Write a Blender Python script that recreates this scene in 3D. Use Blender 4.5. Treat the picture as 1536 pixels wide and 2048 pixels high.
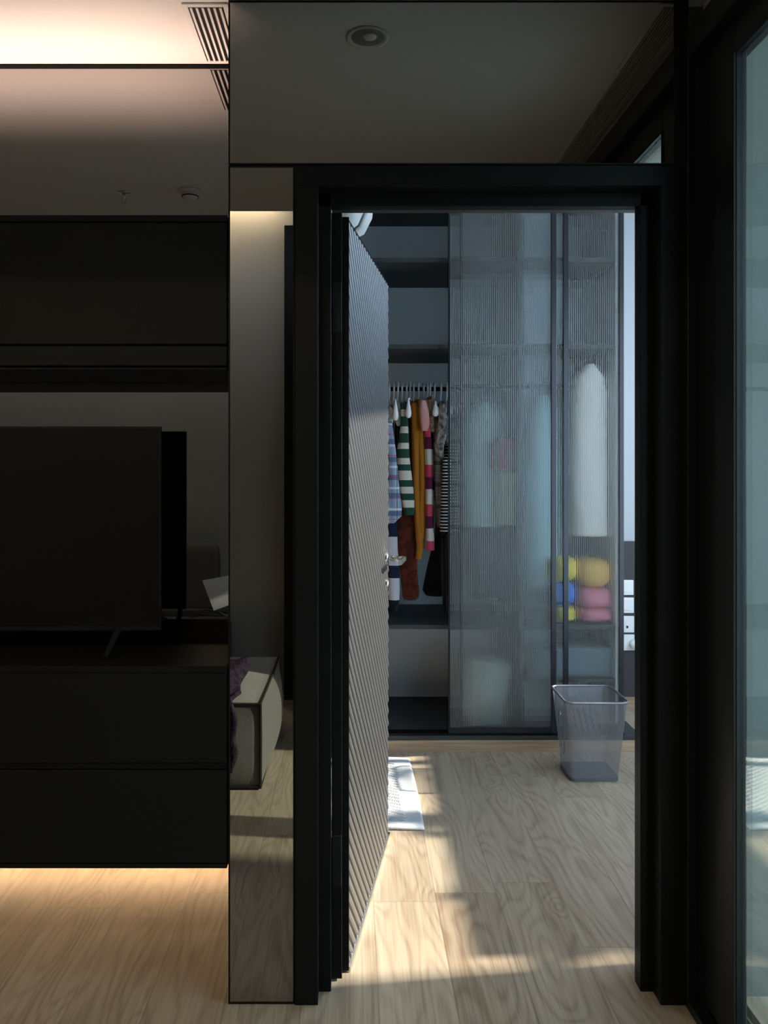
import bpy, bmesh, math, random
from math import sin, cos, pi, radians
from mathutils import Vector, Matrix
random.seed(7)
for o in list(bpy.data.objects): bpy.data.objects.remove(o)
S = bpy.context.scene
COL = S.collection
# ------------------------------------------------------------ camera
F = 1600.0; VX, VY, H = 705.0, 927.0, 1.42
cam = bpy.data.cameras.new('camera'); co = bpy.data.objects.new('camera', cam); COL.objects.link(co)
co.location = (0, 0, H); co.rotation_euler = (radians(90), 0, 0)
cam.sensor_fit = 'VERTICAL'; cam.sensor_height = 36; cam.lens = F/2048*36
cam.shift_x = (768-VX)/2048; cam.shift_y = -(1024-VY)/2048
cam.clip_start = 0.02
S.camera = co
# ------------------------------------------------------------ light and exposure
S.view_settings.view_transform = 'Standard'; S.view_settings.look = 'None'
S.view_settings.gamma = 1; S.view_settings.use_curve_mapping = False
S.view_settings.exposure = 0.0
EXPO = 1.0
S.cycles.max_bounces = 16; S.cycles.transmission_bounces = 12; S.cycles.transparent_max_bounces = 24
S.cycles.diffuse_bounces = 6; S.cycles.glossy_bounces = 6
w = bpy.data.worlds.new('sky'); S.world = w; w.use_nodes = True
bg = w.node_tree.nodes['Background']; bg.inputs[0].default_value = (0.66, 0.83, 1.0, 1); bg.inputs[1].default_value = 5.6
SUN_EL = radians(25)
sl = bpy.data.lights.new('sun', 'SUN'); sl.energy = 17; sl.angle = radians(0.9); sl.color = (1, 0.88, 0.70)
so = bpy.data.objects.new('sun', sl); COL.objects.link(so)
sd = Vector((-cos(SUN_EL)*0.9937, -cos(SUN_EL)*0.1115, -sin(SUN_EL)))
so.rotation_euler = sd.to_track_quat('-Z', 'Y').to_euler(); so.location = (6, 3, 5)
def portal(name, loc, sx, sz, energy=None):
    l = bpy.data.lights.new(name, 'AREA'); l.shape = 'RECTANGLE'; l.size = sz; l.size_y = sx
    l.cycles.is_portal = True
    o = bpy.data.objects.new(name, l); COL.objects.link(o); o.location = loc
    o.rotation_euler = Vector((-1, 0, 0)).to_track_quat('-Z', 'Y').to_euler()

# ------------------------------------------------------------ materials
def nodes(m): m.use_nodes = True; return m.node_tree.nodes, m.node_tree.links
def mat(name, c, rough=.5, metal=0, spec=.5, bump=None, vary=None, emit=None, sheen=0):
    m = bpy.data.materials.new(name); N, L = nodes(m); b = N['Principled BSDF']
    b.inputs['Base Color'].default_value = (*c, 1); b.inputs['Roughness'].default_value = rough
    b.inputs['Metallic'].default_value = metal; b.inputs['Specular IOR Level'].default_value = spec
    if sheen: b.inputs['Sheen Weight'].default_value = sheen
    tc = N.new('ShaderNodeTexCoord')
    if bump:
        n = N.new('ShaderNodeTexNoise'); n.inputs['Scale'].default_value = bump[0]; n.inputs['Detail'].default_value = 4
        bp = N.new('ShaderNodeBump'); bp.inputs['Strength'].default_value = bump[1]; bp.inputs['Distance'].default_value = bump[2] if len(bump) > 2 else .002
        L.new(tc.outputs['Object'], n.inputs['Vector']); L.new(n.outputs[0], bp.inputs['Height']); L.new(bp.outputs[0], b.inputs['Normal'])
    if vary:
        n = N.new('ShaderNodeTexNoise'); n.inputs['Scale'].default_value = vary[0]; n.inputs['Detail'].default_value = 5
        mx = N.new('ShaderNodeMixRGB'); mx.inputs[1].default_value = (*c, 1); mx.inputs[2].default_value = (*vary[1], 1)
        cr = N.new('ShaderNodeValToRGB'); cr.color_ramp.elements[0].position = .38; cr.color_ramp.elements[1].position = .62
        L.new(tc.outputs['Object'], n.inputs['Vector']); L.new(n.outputs[0], cr.inputs[0]); L.new(cr.outputs[0], mx.inputs[0]); L.new(mx.outputs[0], b.inputs['Base Color'])
    if emit:
        b.inputs['Emission Color'].default_value = (*emit[0], 1); b.inputs['Emission Strength'].default_value = emit[1]
    return m
def math_node(N, L, op, a, b=None):
    n = N.new('ShaderNodeMath'); n.operation = op
    for i, v in enumerate((a, b)):
        if v is None: continue
        if isinstance(v, (int, float)): n.inputs[i].default_value = v
        else: L.new(v, n.inputs[i])
    return n.outputs[0]
def ramp(N, L, fac, stops):
    r = N.new('ShaderNodeValToRGB'); e = r.color_ramp.elements
    e[0].position, e[0].color = stops[0][0], (*stops[0][1], 1); e[1].position, e[1].color = stops[-1][0], (*stops[-1][1], 1)
    for p, c in stops[1:-1]:
        q = e.new(p); q.color = (*c, 1)
    L.new(fac, r.inputs[0]); return r.outputs[0]

def oak_floor():
    m = bpy.data.materials.new('oak_plank_floor'); N, L = nodes(m); b = N['Principled BSDF']
    M = lambda op, a, c=None: math_node(N, L, op, a, c)
    g = N.new('ShaderNodeNewGeometry'); sp = N.new('ShaderNodeSeparateXYZ'); L.new(g.outputs['Position'], sp.inputs[0])
    X, Y = sp.outputs[0], sp.outputs[1]
    W, LEN = .203, 1.28
    xs = M('DIVIDE', M('ADD', X, 5.209), W); i = M('FLOOR', xs); fx = M('FRACT', xs)
    wn = N.new('ShaderNodeTexWhiteNoise'); wn.noise_dimensions = '1D'; L.new(i, wn.inputs['W'])
    ys = M('DIVIDE', M('ADD', M('ADD', Y, 6.0), M('MULTIPLY', wn.outputs[0], LEN)), LEN); j = M('FLOOR', ys); fy = M('FRACT', ys)
    cb = N.new('ShaderNodeCombineXYZ'); L.new(i, cb.inputs[0]); L.new(j, cb.inputs[1])
    wn2 = N.new('ShaderNodeTexWhiteNoise'); wn2.noise_dimensions = '2D'; L.new(cb.outputs[0], wn2.inputs['Vector'])
    rid = wn2.outputs[0]
    # grain field: contour lines of a noise stretched along the board
    v = N.new('ShaderNodeCombineXYZ')
    L.new(X, v.inputs[0]); L.new(M('MULTIPLY', Y, .20), v.inputs[1]); L.new(M('MULTIPLY', rid, 37.0), v.inputs[2])
    n1 = N.new('ShaderNodeTexNoise'); n1.inputs['Scale'].default_value = 5.5; n1.inputs['Detail'].default_value = 1.5; n1.inputs['Roughness'].default_value = .45
    L.new(v.outputs[0], n1.inputs['Vector'])
    # knots
    kv = N.new('ShaderNodeCombineXYZ'); L.new(X, kv.inputs[0]); L.new(M('MULTIPLY', Y, .62), kv.inputs[1]); L.new(M('MULTIPLY', rid, 9.0), kv.inputs[2])
    vo = N.new('ShaderNodeTexVoronoi'); vo.inputs['Scale'].default_value = 4.2; L.new(kv.outputs[0], vo.inputs['Vector'])
    kd = vo.outputs['Distance']
    kexp = M('POWER', 2.718, M('MULTIPLY', M('MULTIPLY', kd, kd), -38.0))
    fld = M('ADD', n1.outputs[0], M('MULTIPLY', kexp, .20))
    sn = M('SINE', M('MULTIPLY', fld, 105.0))
    rings = M('ADD', M('MULTIPLY', sn, .5), .5)
    rings = M('POWER', rings, 2.2)
    # fine pores
    pv = N.new('ShaderNodeCombineXYZ'); L.new(M('MULTIPLY', X, 170.0), pv.inputs[0]); L.new(M('MULTIPLY', Y, 3.5), pv.inputs[1]); L.new(M('MULTIPLY', rid, 50.0), pv.inputs[2])
    n2 = N.new('ShaderNodeTexNoise'); n2.inputs['Scale'].default_value = 1; n2.inputs['Detail'].default_value = 3; L.new(pv.outputs[0], n2.inputs['Vector'])
    bv = N.new('ShaderNodeCombineXYZ'); L.new(M('MULTIPLY', X, 9.0), bv.inputs[0]); L.new(M('MULTIPLY', Y, .9), bv.inputs[1]); L.new(M('MULTIPLY', rid, 20.0), bv.inputs[2])
    n3 = N.new('ShaderNodeTexNoise'); n3.inputs['Scale'].default_value = 1; n3.inputs['Detail'].default_value = 2; L.new(bv.outputs[0], n3.inputs['Vector'])
    val = M('ADD', M('MULTIPLY', rings, -.15), M('ADD', M('MULTIPLY', n2.outputs[0], .55), M('ADD', M('MULTIPLY', n3.outputs[0], .45), M('MULTIPLY', rid, .14))))
    core = M('GREATER_THAN', kexp, .955)
    val = M('SUBTRACT', val, M('MULTIPLY', M('POWER', kexp, 9.0), .35))
    colr = ramp(N, L, val, [(.0, (.15, .10, .07)), (.30, (.27, .20, .145)), (.48, (.37, .295, .225)), (.66, (.45, .37, .29)), (.9, (.54, .46, .37))])
    ex = M('MINIMUM', fx, M('SUBTRACT', 1.0, fx)); ey = M('MINIMUM', fy, M('SUBTRACT', 1.0, fy))
    seam = M('MAXIMUM', M('LESS_THAN', ex, .005), M('LESS_THAN', ey, .0008))
    mx = N.new('ShaderNodeMixRGB'); L.new(M('MULTIPLY', seam, .5), mx.inputs[0]); L.new(colr, mx.inputs[1]); mx.inputs[2].default_value = (.10, .07, .045, 1)
    L.new(mx.outputs[0], b.inputs['Base Color'])
    b.inputs['Roughness'].default_value = .42; b.inputs['Specular IOR Level'].default_value = .35
    bp = N.new('ShaderNodeBump'); bp.inputs['Strength'].default_value = .12; bp.inputs['Distance'].default_value = .001
    L.new(val, bp.inputs['Height']); L.new(bp.outputs[0], b.inputs['Normal'])
    return m
def oak_trim():
    m = bpy.data.materials.new('oak_trim'); N, L = nodes(m); b = N['Principled BSDF']
    tc = N.new('ShaderNodeTexCoord'); mp = N.new('ShaderNodeMapping'); mp.inputs['Scale'].default_value = (1.5, 20, 60)
    L.new(tc.outputs['Object'], mp.inputs[0]); n = N.new('ShaderNodeTexNoise'); n.inputs['Scale'].default_value = 2; n.inputs['Detail'].default_value = 4; L.new(mp.outputs[0], n.inputs['Vector'])
    L.new(ramp(N, L, n.outputs[0], [(.3, (.36, .24, .15)), (.7, (.55, .40, .27))]), b.inputs['Base Color']); b.inputs['Roughness'].default_value = .5
    return m
def mirror_mat(name, tint, rough=0.0):
    m = bpy.data.materials.new(name); N, L = nodes(m); N.remove(N['Principled BSDF'])
    g = N.new('ShaderNodeBsdfGlossy'); g.inputs['Color'].default_value = (*tint, 1); g.inputs['Roughness'].default_value = rough
    L.new(g.outputs[0], N['Material Output'].inputs[0]); return m
def pane_mat(name, refl=.35, tint=(.75, .85, .82)):
    m = bpy.data.materials.new(name); N, L = nodes(m); N.remove(N['Principled BSDF'])
    t = N.new('ShaderNodeBsdfTransparent'); t.inputs[0].default_value = (*tint, 1)
    g = N.new('ShaderNodeBsdfGlossy'); g.inputs['Roughness'].default_value = 0.0; g.inputs['Color'].default_value = (.95, 1, .98, 1)
    mx = N.new('ShaderNodeMixShader'); fr = N.new('ShaderNodeLayerWeight'); fr.inputs[0].default_value = .5
    L.new(math_node(N, L, 'ADD', math_node(N, L, 'MULTIPLY', math_node(N, L, 'POWER', fr.outputs['Facing'], 4.0), .5), refl), mx.inputs[0]); L.new(t.outputs[0], mx.inputs[1]); L.new(g.outputs[0], mx.inputs[2])
    L.new(mx.outputs[0], N['Material Output'].inputs[0]); return m
def fluted_mat():
    m = bpy.data.materials.new('fluted_glass'); N, L = nodes(m); N.remove(N['Principled BSDF'])
    t = N.new('ShaderNodeBsdfTransparent'); t.inputs[0].default_value = (.95, .98, 1, 1)
    g = N.new('ShaderNodeBsdfRefraction'); g.inputs['Roughness'].default_value = 0.03; g.inputs['IOR'].default_value = 1.45; g.inputs['Color'].default_value = (.93, .97, .98, 1)
    mx = N.new('ShaderNodeMixShader'); mx.inputs[0].default_value = .60
    gl = N.new('ShaderNodeBsdfGlossy'); gl.inputs['Roughness'].default_value = .28
    m2 = N.new('ShaderNodeMixShader'); m2.inputs[0].default_value = .05
    L.new(t.outputs[0], mx.inputs[1]); L.new(g.outputs[0], mx.inputs[2]); L.new(mx.outputs[0], m2.inputs[1]); L.new(gl.outputs[0], m2.inputs[2])
    df = N.new('ShaderNodeBsdfDiffuse'); df.inputs[0].default_value = (.80, .86, .88, 1)
    m3 = N.new('ShaderNodeMixShader'); m3.inputs[0].default_value = .07; L.new(m2.outputs[0], m3.inputs[1]); L.new(df.outputs[0], m3.inputs[2])
    L.new(m3.outputs[0], N['Material Output'].inputs[0]); return m
def clear_mat():
    m = bpy.data.materials.new('clear_glass_back'); N, L = nodes(m); N.remove(N['Principled BSDF'])
    t = N.new('ShaderNodeBsdfTransparent'); t.inputs[0].default_value = (.96, .985, .99, 1); L.new(t.outputs[0], N['Material Output'].inputs[0]); return m
def mesh_wire_mat():
    m = bpy.data.materials.new('woven_wire_mesh'); N, L = nodes(m); b = N['Principled BSDF']
    b.inputs['Base Color'].default_value = (.32, .33, .36, 1); b.inputs['Metallic'].default_value = .6; b.inputs['Roughness'].default_value = .4
    tc = N.new('ShaderNodeTexCoord'); sp = N.new('ShaderNodeSeparateXYZ'); L.new(tc.outputs['UV'], sp.inputs[0])
    M = lambda op, a, c=None: math_node(N, L, op, a, c)
    a = M('LESS_THAN', M('FRACT', M('MULTIPLY', M('ADD', sp.outputs[0], sp.outputs[1]), 330.0)), .27)
    c = M('LESS_THAN', M('FRACT', M('MULTIPLY', M('SUBTRACT', sp.outputs[0], sp.outputs[1]), 330.0)), .27)
    t = N.new('ShaderNodeBsdfTransparent'); mx = N.new('ShaderNodeMixShader')
    L.new(M('MAXIMUM', a, c), mx.inputs[0]); L.new(t.outputs[0], mx.inputs[1]); L.new(b.outputs[0], mx.inputs[2]); L.new(mx.outputs[0], N['Material Output'].inputs[0])
    return m
def lined_mat(name, base, lines, rough=.9, axis_gen=False):
    """cloth with bands: lines = [(axis, freq, width, phase, colour, strength)]"""
    m = bpy.data.materials.new(name); N, L = nodes(m); b = N['Principled BSDF']; b.inputs['Roughness'].default_value = rough
    b.inputs['Specular IOR Level'].default_value = .1
    g = N.new('ShaderNodeNewGeometry'); sp = N.new('ShaderNodeSeparateXYZ'); L.new(g.outputs['Position'], sp.inputs[0])
    M = lambda op, a, c=None: math_node(N, L, op, a, c)
    cur = None
    for ax, fr, wd, ph, c, st in lines:
        s = M('LESS_THAN', M('FRACT', M('ADD', M('MULTIPLY', sp.outputs[ax], fr), ph)), wd)
        mx = N.new('ShaderNodeMixRGB'); L.new(M('MULTIPLY', s, st), mx.inputs[0])
        if cur is None: mx.inputs[1].default_value = (*base, 1)
        else: L.new(cur, mx.inputs[1])
        mx.inputs[2].default_value = (*c, 1); cur = mx.outputs[0]
    L.new(cur, b.inputs['Base Color']); return m

M_FLOOR = oak_floor(); M_OAK = oak_trim()
M_BLACK = mat('black_anodised_metal', (.006, .0065, .0066), .45, 0, .14, bump=(900, .05))
M_BLACKL = mat('black_laminate', (.008, .008, .0078), .55, 0, .12, bump=(500, .05))
M_FRAME = mat('black_window_frame', (.008, .010, .0108), .4, 0, .25)
M_RIB = mat('charcoal_ribbed_metal', (.16, .165, .185), .36, .7, .5)
M_SCREEN = mat('television_screen', (.006, .006, .007), .25, 0, .3)
M_PLAST = mat('black_plastic', (.01, .01, .011), .55, 0, .2)
M_MIRROR = mirror_mat('grey_tinted_mirror', (.36, .35, .345))
M_CEIL = mat('painted_ceiling', (.64, .61, .585), .9, 0, .2, bump=(160, .06))
M_WALL = mat('painted_wall', (.30, .295, .275), .9, 0, .2, bump=(160, .06))
M_FARWALL = mat('bedroom_wall_paint', (.45, .475, .52), .8, 0, .2, bump=(160, .05))
M_WHITE = mat('white_plastic', (.80, .80, .82), .35, 0, .5)
M_CHAR = mat('wardrobe_charcoal_board', (.050, .056, .060), .55, 0, .3, bump=(300, .04))
M_BACKP = mat('wardrobe_grey_back', (.76, .79, .84), .6, 0, .3)
M_DADO = mat('dark_wall_panel', (.055, .052, .058), .5, 0, .3)
M_PANE = pane_mat('window_glass', .20, (.84, .92, .90)); M_FLUTE = fluted_mat(); M_WIRE = mesh_wire_mat(); M_CLEAR = clear_mat()
M_PANE2 = pane_mat('bedroom_window_glass', .0, (.95, .97, .97))
M_STEEL = mat('brushed_steel', (.60, .60, .60), .22, 1, .5)
M_GREYM = mat('grey_coated_steel', (.22, .23, .26), .35, .5, .5)
M_PLATE = mat('grey_basket_base', (.13, .145, .165), .45, .2, .5)
M_TOWEL = mat('white_terry_cloth', (.64, .67, .74), .95, 0, .1, bump=(420, .6, .003), sheen=.3)
M_LED = mat('warm_led_diffuser', (.9, .8, .6), .5, emit=((1, .66, .36), 42))
M_LEDU = mat('warm_led_diffuser_up', (.9, .8, .6), .5, emit=((1, .68, .50), 6))
M_LEDC = mat('warm_cove_led', (.9, .8, .6), .5, emit=((1, .80, .5), 110))
M_VELVET = mat('grey_velvet', (.125, .11, .105), .85, 0, .2, bump=(260, .5, .003), vary=(9, (.125, .12, .115)), sheen=.5)
M_PIPING = mat('black_piping', (.01, .01, .01), .7)
M_PURPLE = mat('purple_knit', (.022, .014, .026), .95, 0, .1, bump=(120, .9, .01), vary=(40, (.05, .032, .055)))
M_CUSH = mat('taupe_cushion_cloth', (.10, .09, .088), .9, 0, .1, bump=(200, .5, .004))
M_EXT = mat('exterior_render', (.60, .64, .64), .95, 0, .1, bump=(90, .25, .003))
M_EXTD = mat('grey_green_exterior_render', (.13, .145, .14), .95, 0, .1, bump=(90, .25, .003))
M_PAPER = mat('white_paper', (.82, .86, .92), .7)
M_LEAF = mat('leaf_green', (.06, .14, .05), .5, vary=(5, (.10, .2, .06)))
M_LAMP = mat('white_lamp_petal', (.86, .88, .92), .5)

# ------------------------------------------------------------ helpers
def P(px, py, Y): return Vector(((px-VX)*Y/F, Y, H-(py-VY)*Y/F))
def PX(px, Y): return (px-VX)*Y/F
def PZ(py, Y): return H-(py-VY)*Y/F
def link(name, bm, m, parent=None, smooth=False):
    me = bpy.data.meshes.new(name); bmesh.ops.recalc_face_normals(bm, faces=bm.faces[:]); bm.to_mesh(me); bm.free()
    for mm in (m if isinstance(m, (list, tuple)) else [m]): me.materials.append(mm)
    if smooth:
        for p in me.polygons: p.use_smooth = True
    o = bpy.data.objects.new(name, me); COL.objects.link(o)
    if parent is not None:
        o.parent = parent; o.matrix_parent_inverse = Matrix.Translation(-parent.location) if parent.type == 'EMPTY' and parent.parent is None else Matrix.Identity(4)
    return o
def empty(name, loc=(0, 0, 0)):
    o = bpy.data.objects.new(name, None); COL.objects.link(o); o.location = loc; o.empty_display_size = .05; return o
def tag(o, label, cat, group=None):
    o['label'] = label; o['category'] = cat
    if group: o['group'] = group
    return o
def struct(o): o['kind'] = 'structure'; return o
def sub(name, bm, m, parent, smooth=False, label=None):
    """sub-part: child of a part mesh whose own geometry is in world coordinates"""
    o = link(name, bm, m, None, smooth); o.parent = parent
    o.matrix_parent_inverse = parent.matrix_world.inverted() if False else Matrix.Identity(4)
    if label: o['label'] = label
    return o
def bx(bm, x0, x1, y0, y1, z0, z1, bev=0, seg=1):
    r = bmesh.ops.create_cube(bm, size=1); vs = r['verts']
    for v in vs: v.co = Vector((x0+(v.co.x+.5)*(x1-x0), y0+(v.co.y+.5)*(y1-y0), z0+(v.co.z+.5)*(z1-z0)))
    if bev:
        es = list({e for v in vs for e in v.link_edges})
        bmesh.ops.bevel(bm, geom=es, offset=bev, segments=seg, affect='EDGES', profile=.5)
    return bm
def B(x0, x1, y0, y1, z0, z1, bev=0, seg=1): return bx(bmesh.new(), x0, x1, y0, y1, z0, z1, bev, seg)
def tube(bm, pts, r, n=8, ry=None, cap=True):
    """tube through points; r number or list"""
    pts = [Vector(p) for p in pts]; rings = []
    for i, p in enumerate(pts):
        t = (pts[min(i+1, len(pts)-1)]-pts[max(i-1, 0)]).normalized()
        a = Vector((0, 0, 1)) if abs(t.z) < .9 else Vector((0, 1, 0))
        u = t.cross(a).normalized(); v = t.cross(u).normalized()
        rr = r[i] if isinstance(r, (list, tuple)) else r
        rings.append([bm.verts.new(p+u*rr*cos(2*pi*k/n)+v*rr*sin(2*pi*k/n)) for k in range(n)])
    for a, b in zip(rings, rings[1:]):
        for k in range(n): bm.faces.new((a[k], a[(k+1) % n], b[(k+1) % n], b[k]))
    if cap:
        bm.faces.new(rings[0]); bm.faces.new(rings[-1][::-1])
    return bm
def lathe(bm, prof, c, n=32, axis='Z'):
    rings = []
    for r, h in prof:
        ring = []
        for k in range(n):
            a = 2*pi*k/n
            if axis == 'Z': p = Vector((c[0]+r*cos(a), c[1]+r*sin(a), c[2]+h))
            elif axis == 'Y': p = Vector((c[0]+r*cos(a), c[1]+h, c[2]+r*sin(a)))
            else: p = Vector((c[0]+h, c[1]+r*cos(a), c[2]+r*sin(a)))
            ring.append(bm.verts.new(p))
        rings.append(ring)
    for a, b in zip(rings, rings[1:]):
        for k in range(n): bm.faces.new((a[k], a[(k+1) % n], b[(k+1) % n], b[k]))
    bm.faces.new(rings[0]); bm.faces.new(rings[-1][::-1]); return bm
def soft(c, s, p=3.2, n=28, wob=.0, seed=0):
    """soft cushion: super-ellipsoid"""
    bm = bmesh.new(); rnd = random.Random(seed); ph = [rnd.uniform(0, 6) for _ in range(6)]
    bmesh.ops.create_uvsphere(bm, u_segments=n*2, v_segments=n, radius=1)
    for v in bm.verts:
        d = v.co.normalized(); e = (abs(d.x)**p+abs(d.y)**p+abs(d.z)**p)**(-1/p)
        q = d*e
        k = 1+wob*(sin(q.x*5+ph[0])*sin(q.y*4+ph[1])+.6*sin(q.z*7+ph[2]+q.x*3))
        v.co = Vector((c[0]+q.x*s[0]*k, c[1]+q.y*s[1]*k, c[2]+q.z*s[2]*k))
    return bm

# ------------------------------------------------------------ key dimensions
YA, YB = 2.1018, 2.150          # front face of the partition, back face of the wide frame
YM = 2.437                      # plane of the mirrors behind the media unit
ZC = 2.637                      # living room ceiling
ZF = 2.86                       # bedroom ceiling
XP = PX(457, YA)                # left edge of the pillar
XW = .871                       # inner face of living room window frame
YWF, YWB = 3.944, 4.62          # wardrobe front and back

# ------------------------------------------------------------ structure
struct(link('floor', B(-3.2, 2.6, -1.0, 4.8, -.08, 0), M_FLOOR))
bm = B(-3.2, .93, .344, YM+.02, ZC, ZC+.03)
struct(link('ceiling', bm, M_CEIL))
struct(link('ceiling_cove', B(-3.2, .93, -.5, .5, 2.97, 3.0), M_CEIL))
struct(link('ceiling_bedroom', B(-3.2, 2.5, YB+.05, 4.8, ZF, ZF+.06), M_CEIL))
# partition wall between rooms (left of door behind the pillar, over the door, right of it and outside)
XD0, XD1, ZD = PX(636, YA)-.03, .845, 2.125
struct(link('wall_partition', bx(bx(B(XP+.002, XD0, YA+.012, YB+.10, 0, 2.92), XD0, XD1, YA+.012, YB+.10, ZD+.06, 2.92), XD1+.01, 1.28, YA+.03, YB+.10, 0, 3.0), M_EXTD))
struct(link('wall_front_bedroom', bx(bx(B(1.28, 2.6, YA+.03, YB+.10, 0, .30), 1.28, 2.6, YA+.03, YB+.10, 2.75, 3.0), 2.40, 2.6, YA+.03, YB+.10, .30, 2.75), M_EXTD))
struct(link('wall_recess', bx(B(-3.2, XP+.002, YM+.012, YM+.05, .40, 2.92), -3.2, XP+.0, 2.93, 2.98, 0, .45), M_WALL))
struct(link('wall_recess_side', B(XP, XP+.03, YB+.10, 3.0, 0, 2.92), M_BLACKL))
struct(link('wall_rear', B(-3.2, 1.1, -.52, -.46, 0, 3.0), M_WALL))
struct(link('baseboard_rear', B(-3.2, 1.1, -.46, -.445, 0, .07), M_OAK))
struct(link('wall_left', B(-3.26, -3.2, -.6, 4.8, 0, 2.95), M_WALL))
struct(link('wall_far', B(-3.2, 2.6, 4.70, 4.76, 0, 3.0), M_FARWALL))
struct(link('baseboard_far', B(1.36, 2.45, 4.685, 4.70, 0, .055), M_OAK))
struct(link('trim_1', B(1.36, 2.45, 4.675, 4.70, .056, PZ(1083, 4.675)), M_DADO))
# bedroom side wall with window opening
struct(link('wall_right_bedroom', bx(bx(bx(B(2.45, 2.6, YB+.10, 2.42, 0, 3), 2.45, 2.6, 4.42, 4.76, 0, 3), 2.45, 2.6, 2.42, 4.42, 0, .25), 2.45, 2.6, 2.42, 4.42, 2.8, 3), M_FARWALL))
# strip of wall above the living room window, on the far side of the ceiling
struct(link('wall_right', bx(bx(B(.99, 1.12, -.5, YA+.03, 2.56, 3.0), .93, .99, -.5, YA+.02, 2.549, ZC+.30), .93, 1.12, -.52, -.3, 0, 2.56), mat('warm_plaster', (.55, .47, .40), .9)))

# dark tall panel behind the viewer (seen in the pillar mirror)
o = link('tall_cabinet', B(-.39, .80, -.458, -.36, .07, 2.78, .003), M_BLACKL)
tag(o, 'tall black cabinet front seen at the edge of the narrow pillar mirror', 'cabinet')

# ------------------------------------------------------------ living room window (right)
win = struct(empty('window_1', (XW, 1.0, 0)))
def frame_box(name, *a, m=M_FRAME, parent=win, bev=.002): return link(name, B(*a, bev), m, parent)
frame_box('sill_track', XW, 1.02, -.3, YA+.004, 0, .022)
link('track_groove', bx(B(.905, .915, -.3, 2.04, .022, .034), .985, .99, -.3, 2.04, .022, .034), M_STEEL, win)
frame_box('corner_post', XW, .893, 2.078, YA+.008, .022, 2.548)
frame_box('jamb', .905, .965, 1.985, YA+.008, .022, 2.548)
frame_box('head_frame', XW, 1.02, -.3, 2.078, 2.47, 2.548)
def sash(x0, x1, ya, yb, st=.045):
    s = bmesh.new()
    bx(s, x0, x1, yb-st, yb, .035, 2.47, .003); bx(s, x0, x1, ya, ya+st, .035, 2.47, .003)
    bx(s, x0, x1, ya+st, yb-st, .035, .035+.06, .003); bx(s, x0, x1, ya+st, yb-st, 2.385, 2.47, .003)
    f = link('sash_frame', s, M_FRAME, win)
    bd = bmesh.new(); bx(bd, x0-.004, x0, yb-st, yb-st+.006, .095, 2.385)
    link('glass_pane', B((x0+x1)/2-.004, (x0+x1)/2+.004, ya+st, yb-st, .095, 2.385), M_PANE, win)
    link('glazing_bead', bd, M_PLAST, win)
sash(.900, .928, 1.13, 1.985, .105)
sash(.968, .998, .30, 1.31, .09)
sash(.900, .928, -.30, .36, .06)
M_BLIND = mat('grey_blind_cloth', (.20, .20, .19), .9, bump=(300, .3))
for ya, yb, zb_, lb in ((.31, 1.24, 1.5, 'added grey blind lowered half way over the side window to dim the living room'), (-.3, .30, .03, 'added grey blind, fully lowered behind the viewer to keep daylight out')):
    e = empty('added_blind', (.885, (ya+yb)/2, zb_)); tag(e, lb, 'blind')  # blinds added to cut the daylight entering the living room
    link('blind_cloth', B(.884, .886, ya, yb, zb_, 2.44), M_BLIND, e)
    link('bottom_bar', B(.880, .890, ya, yb, zb_-.012, zb_+.012, .003), M_FRAME, e)
    link('roller', tube(bmesh.new(), [(.885, ya, 2.445), (.885, yb, 2.445)], .012, 16), M_FRAME, e, True)

# ------------------------------------------------------------ door with its frame
door = struct(empty('door_1', (-.06, 2.23, 0)))
xa0, xa1, xb1 = PX(590, YA), PX(636, YA), PX(662, YB)
xr0, xr1 = PX(1320, YA), XW
zt = PZ(332, YA); za = PZ(373, YA); zb = PZ(412, YB)
s = bmesh.new()
bx(s, xa0, xa1, YA-.006, YB+.10, 0, za, .0012); bx(s, xr0, xr1, YA-.006, YB+.0, 0, za, .0012); bx(s, xa0, xr1, YA-.006, YB+.10, za, zt, .0012)
link('architrave', s, M_BLACK, door)
s = bmesh.new()
bx(s, xa1-.002, xb1, YB, YB+.035, 0, za, .0012); bx(s, PX(1281, YB), xr0+.02, YB, YB+.045, 0, za, .0012); bx(s, xa1-.002, xr0+.02, YB, YB+.035, zb, za+.01, .0012)
link('door_stop', s, M_BLACK, door)
s = bmesh.new()
bx(s, .812, .845, YB+.045, YB+.11, 0, zb+.02, .0012); bx(s, xb1, .845, YB+.036, YB+.10, zb+.012, ZD+.07, .0012)
link('rebate', s, mat('dark_bronze_trim', (.09, .08, .07), .35, .5), door)
link('head_filler', B(PX(1351, YA), XW+.01, YA-.004, YA+.03, zt, ZC+.2), M_FRAME, door)
# leaf: hinge near, opened about eighty degrees into the bedroom
A0 = Vector((-.0098, 2.232, 0)); A1 = Vector((.139, 3.05, 0)); dr = (A1-A0).normalized(); LN = (A1-A0).length
nr = Vector((dr.y, -dr.x, 0))      # towards the visible ribbed side (+x)
def dpt(s_, n_, z_): return A0+dr*s_+nr*n_+Vector((0, 0, z_))
def dbox(bm, s0, s1, n0, n1, z0, z1):
    vs = [bm.verts.new(dpt(a, b, c)) for a in (s0, s1) for b in (n0, n1) for c in (z0, z1)]
    for f in ((0, 1, 3, 2), (4, 6, 7, 5), (0, 4, 5, 1), (2, 3, 7, 6), (0, 2, 6, 4), (1, 5, 7, 3)): bm.faces.new([vs[i] for i in f])
    return bm
ZTD = 2.107
s = dbox(bmesh.new(), 0, LN, -.050, -.004, .008, ZTD)
leaf = link('door_leaf', s, M_BLACK, door)
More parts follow.
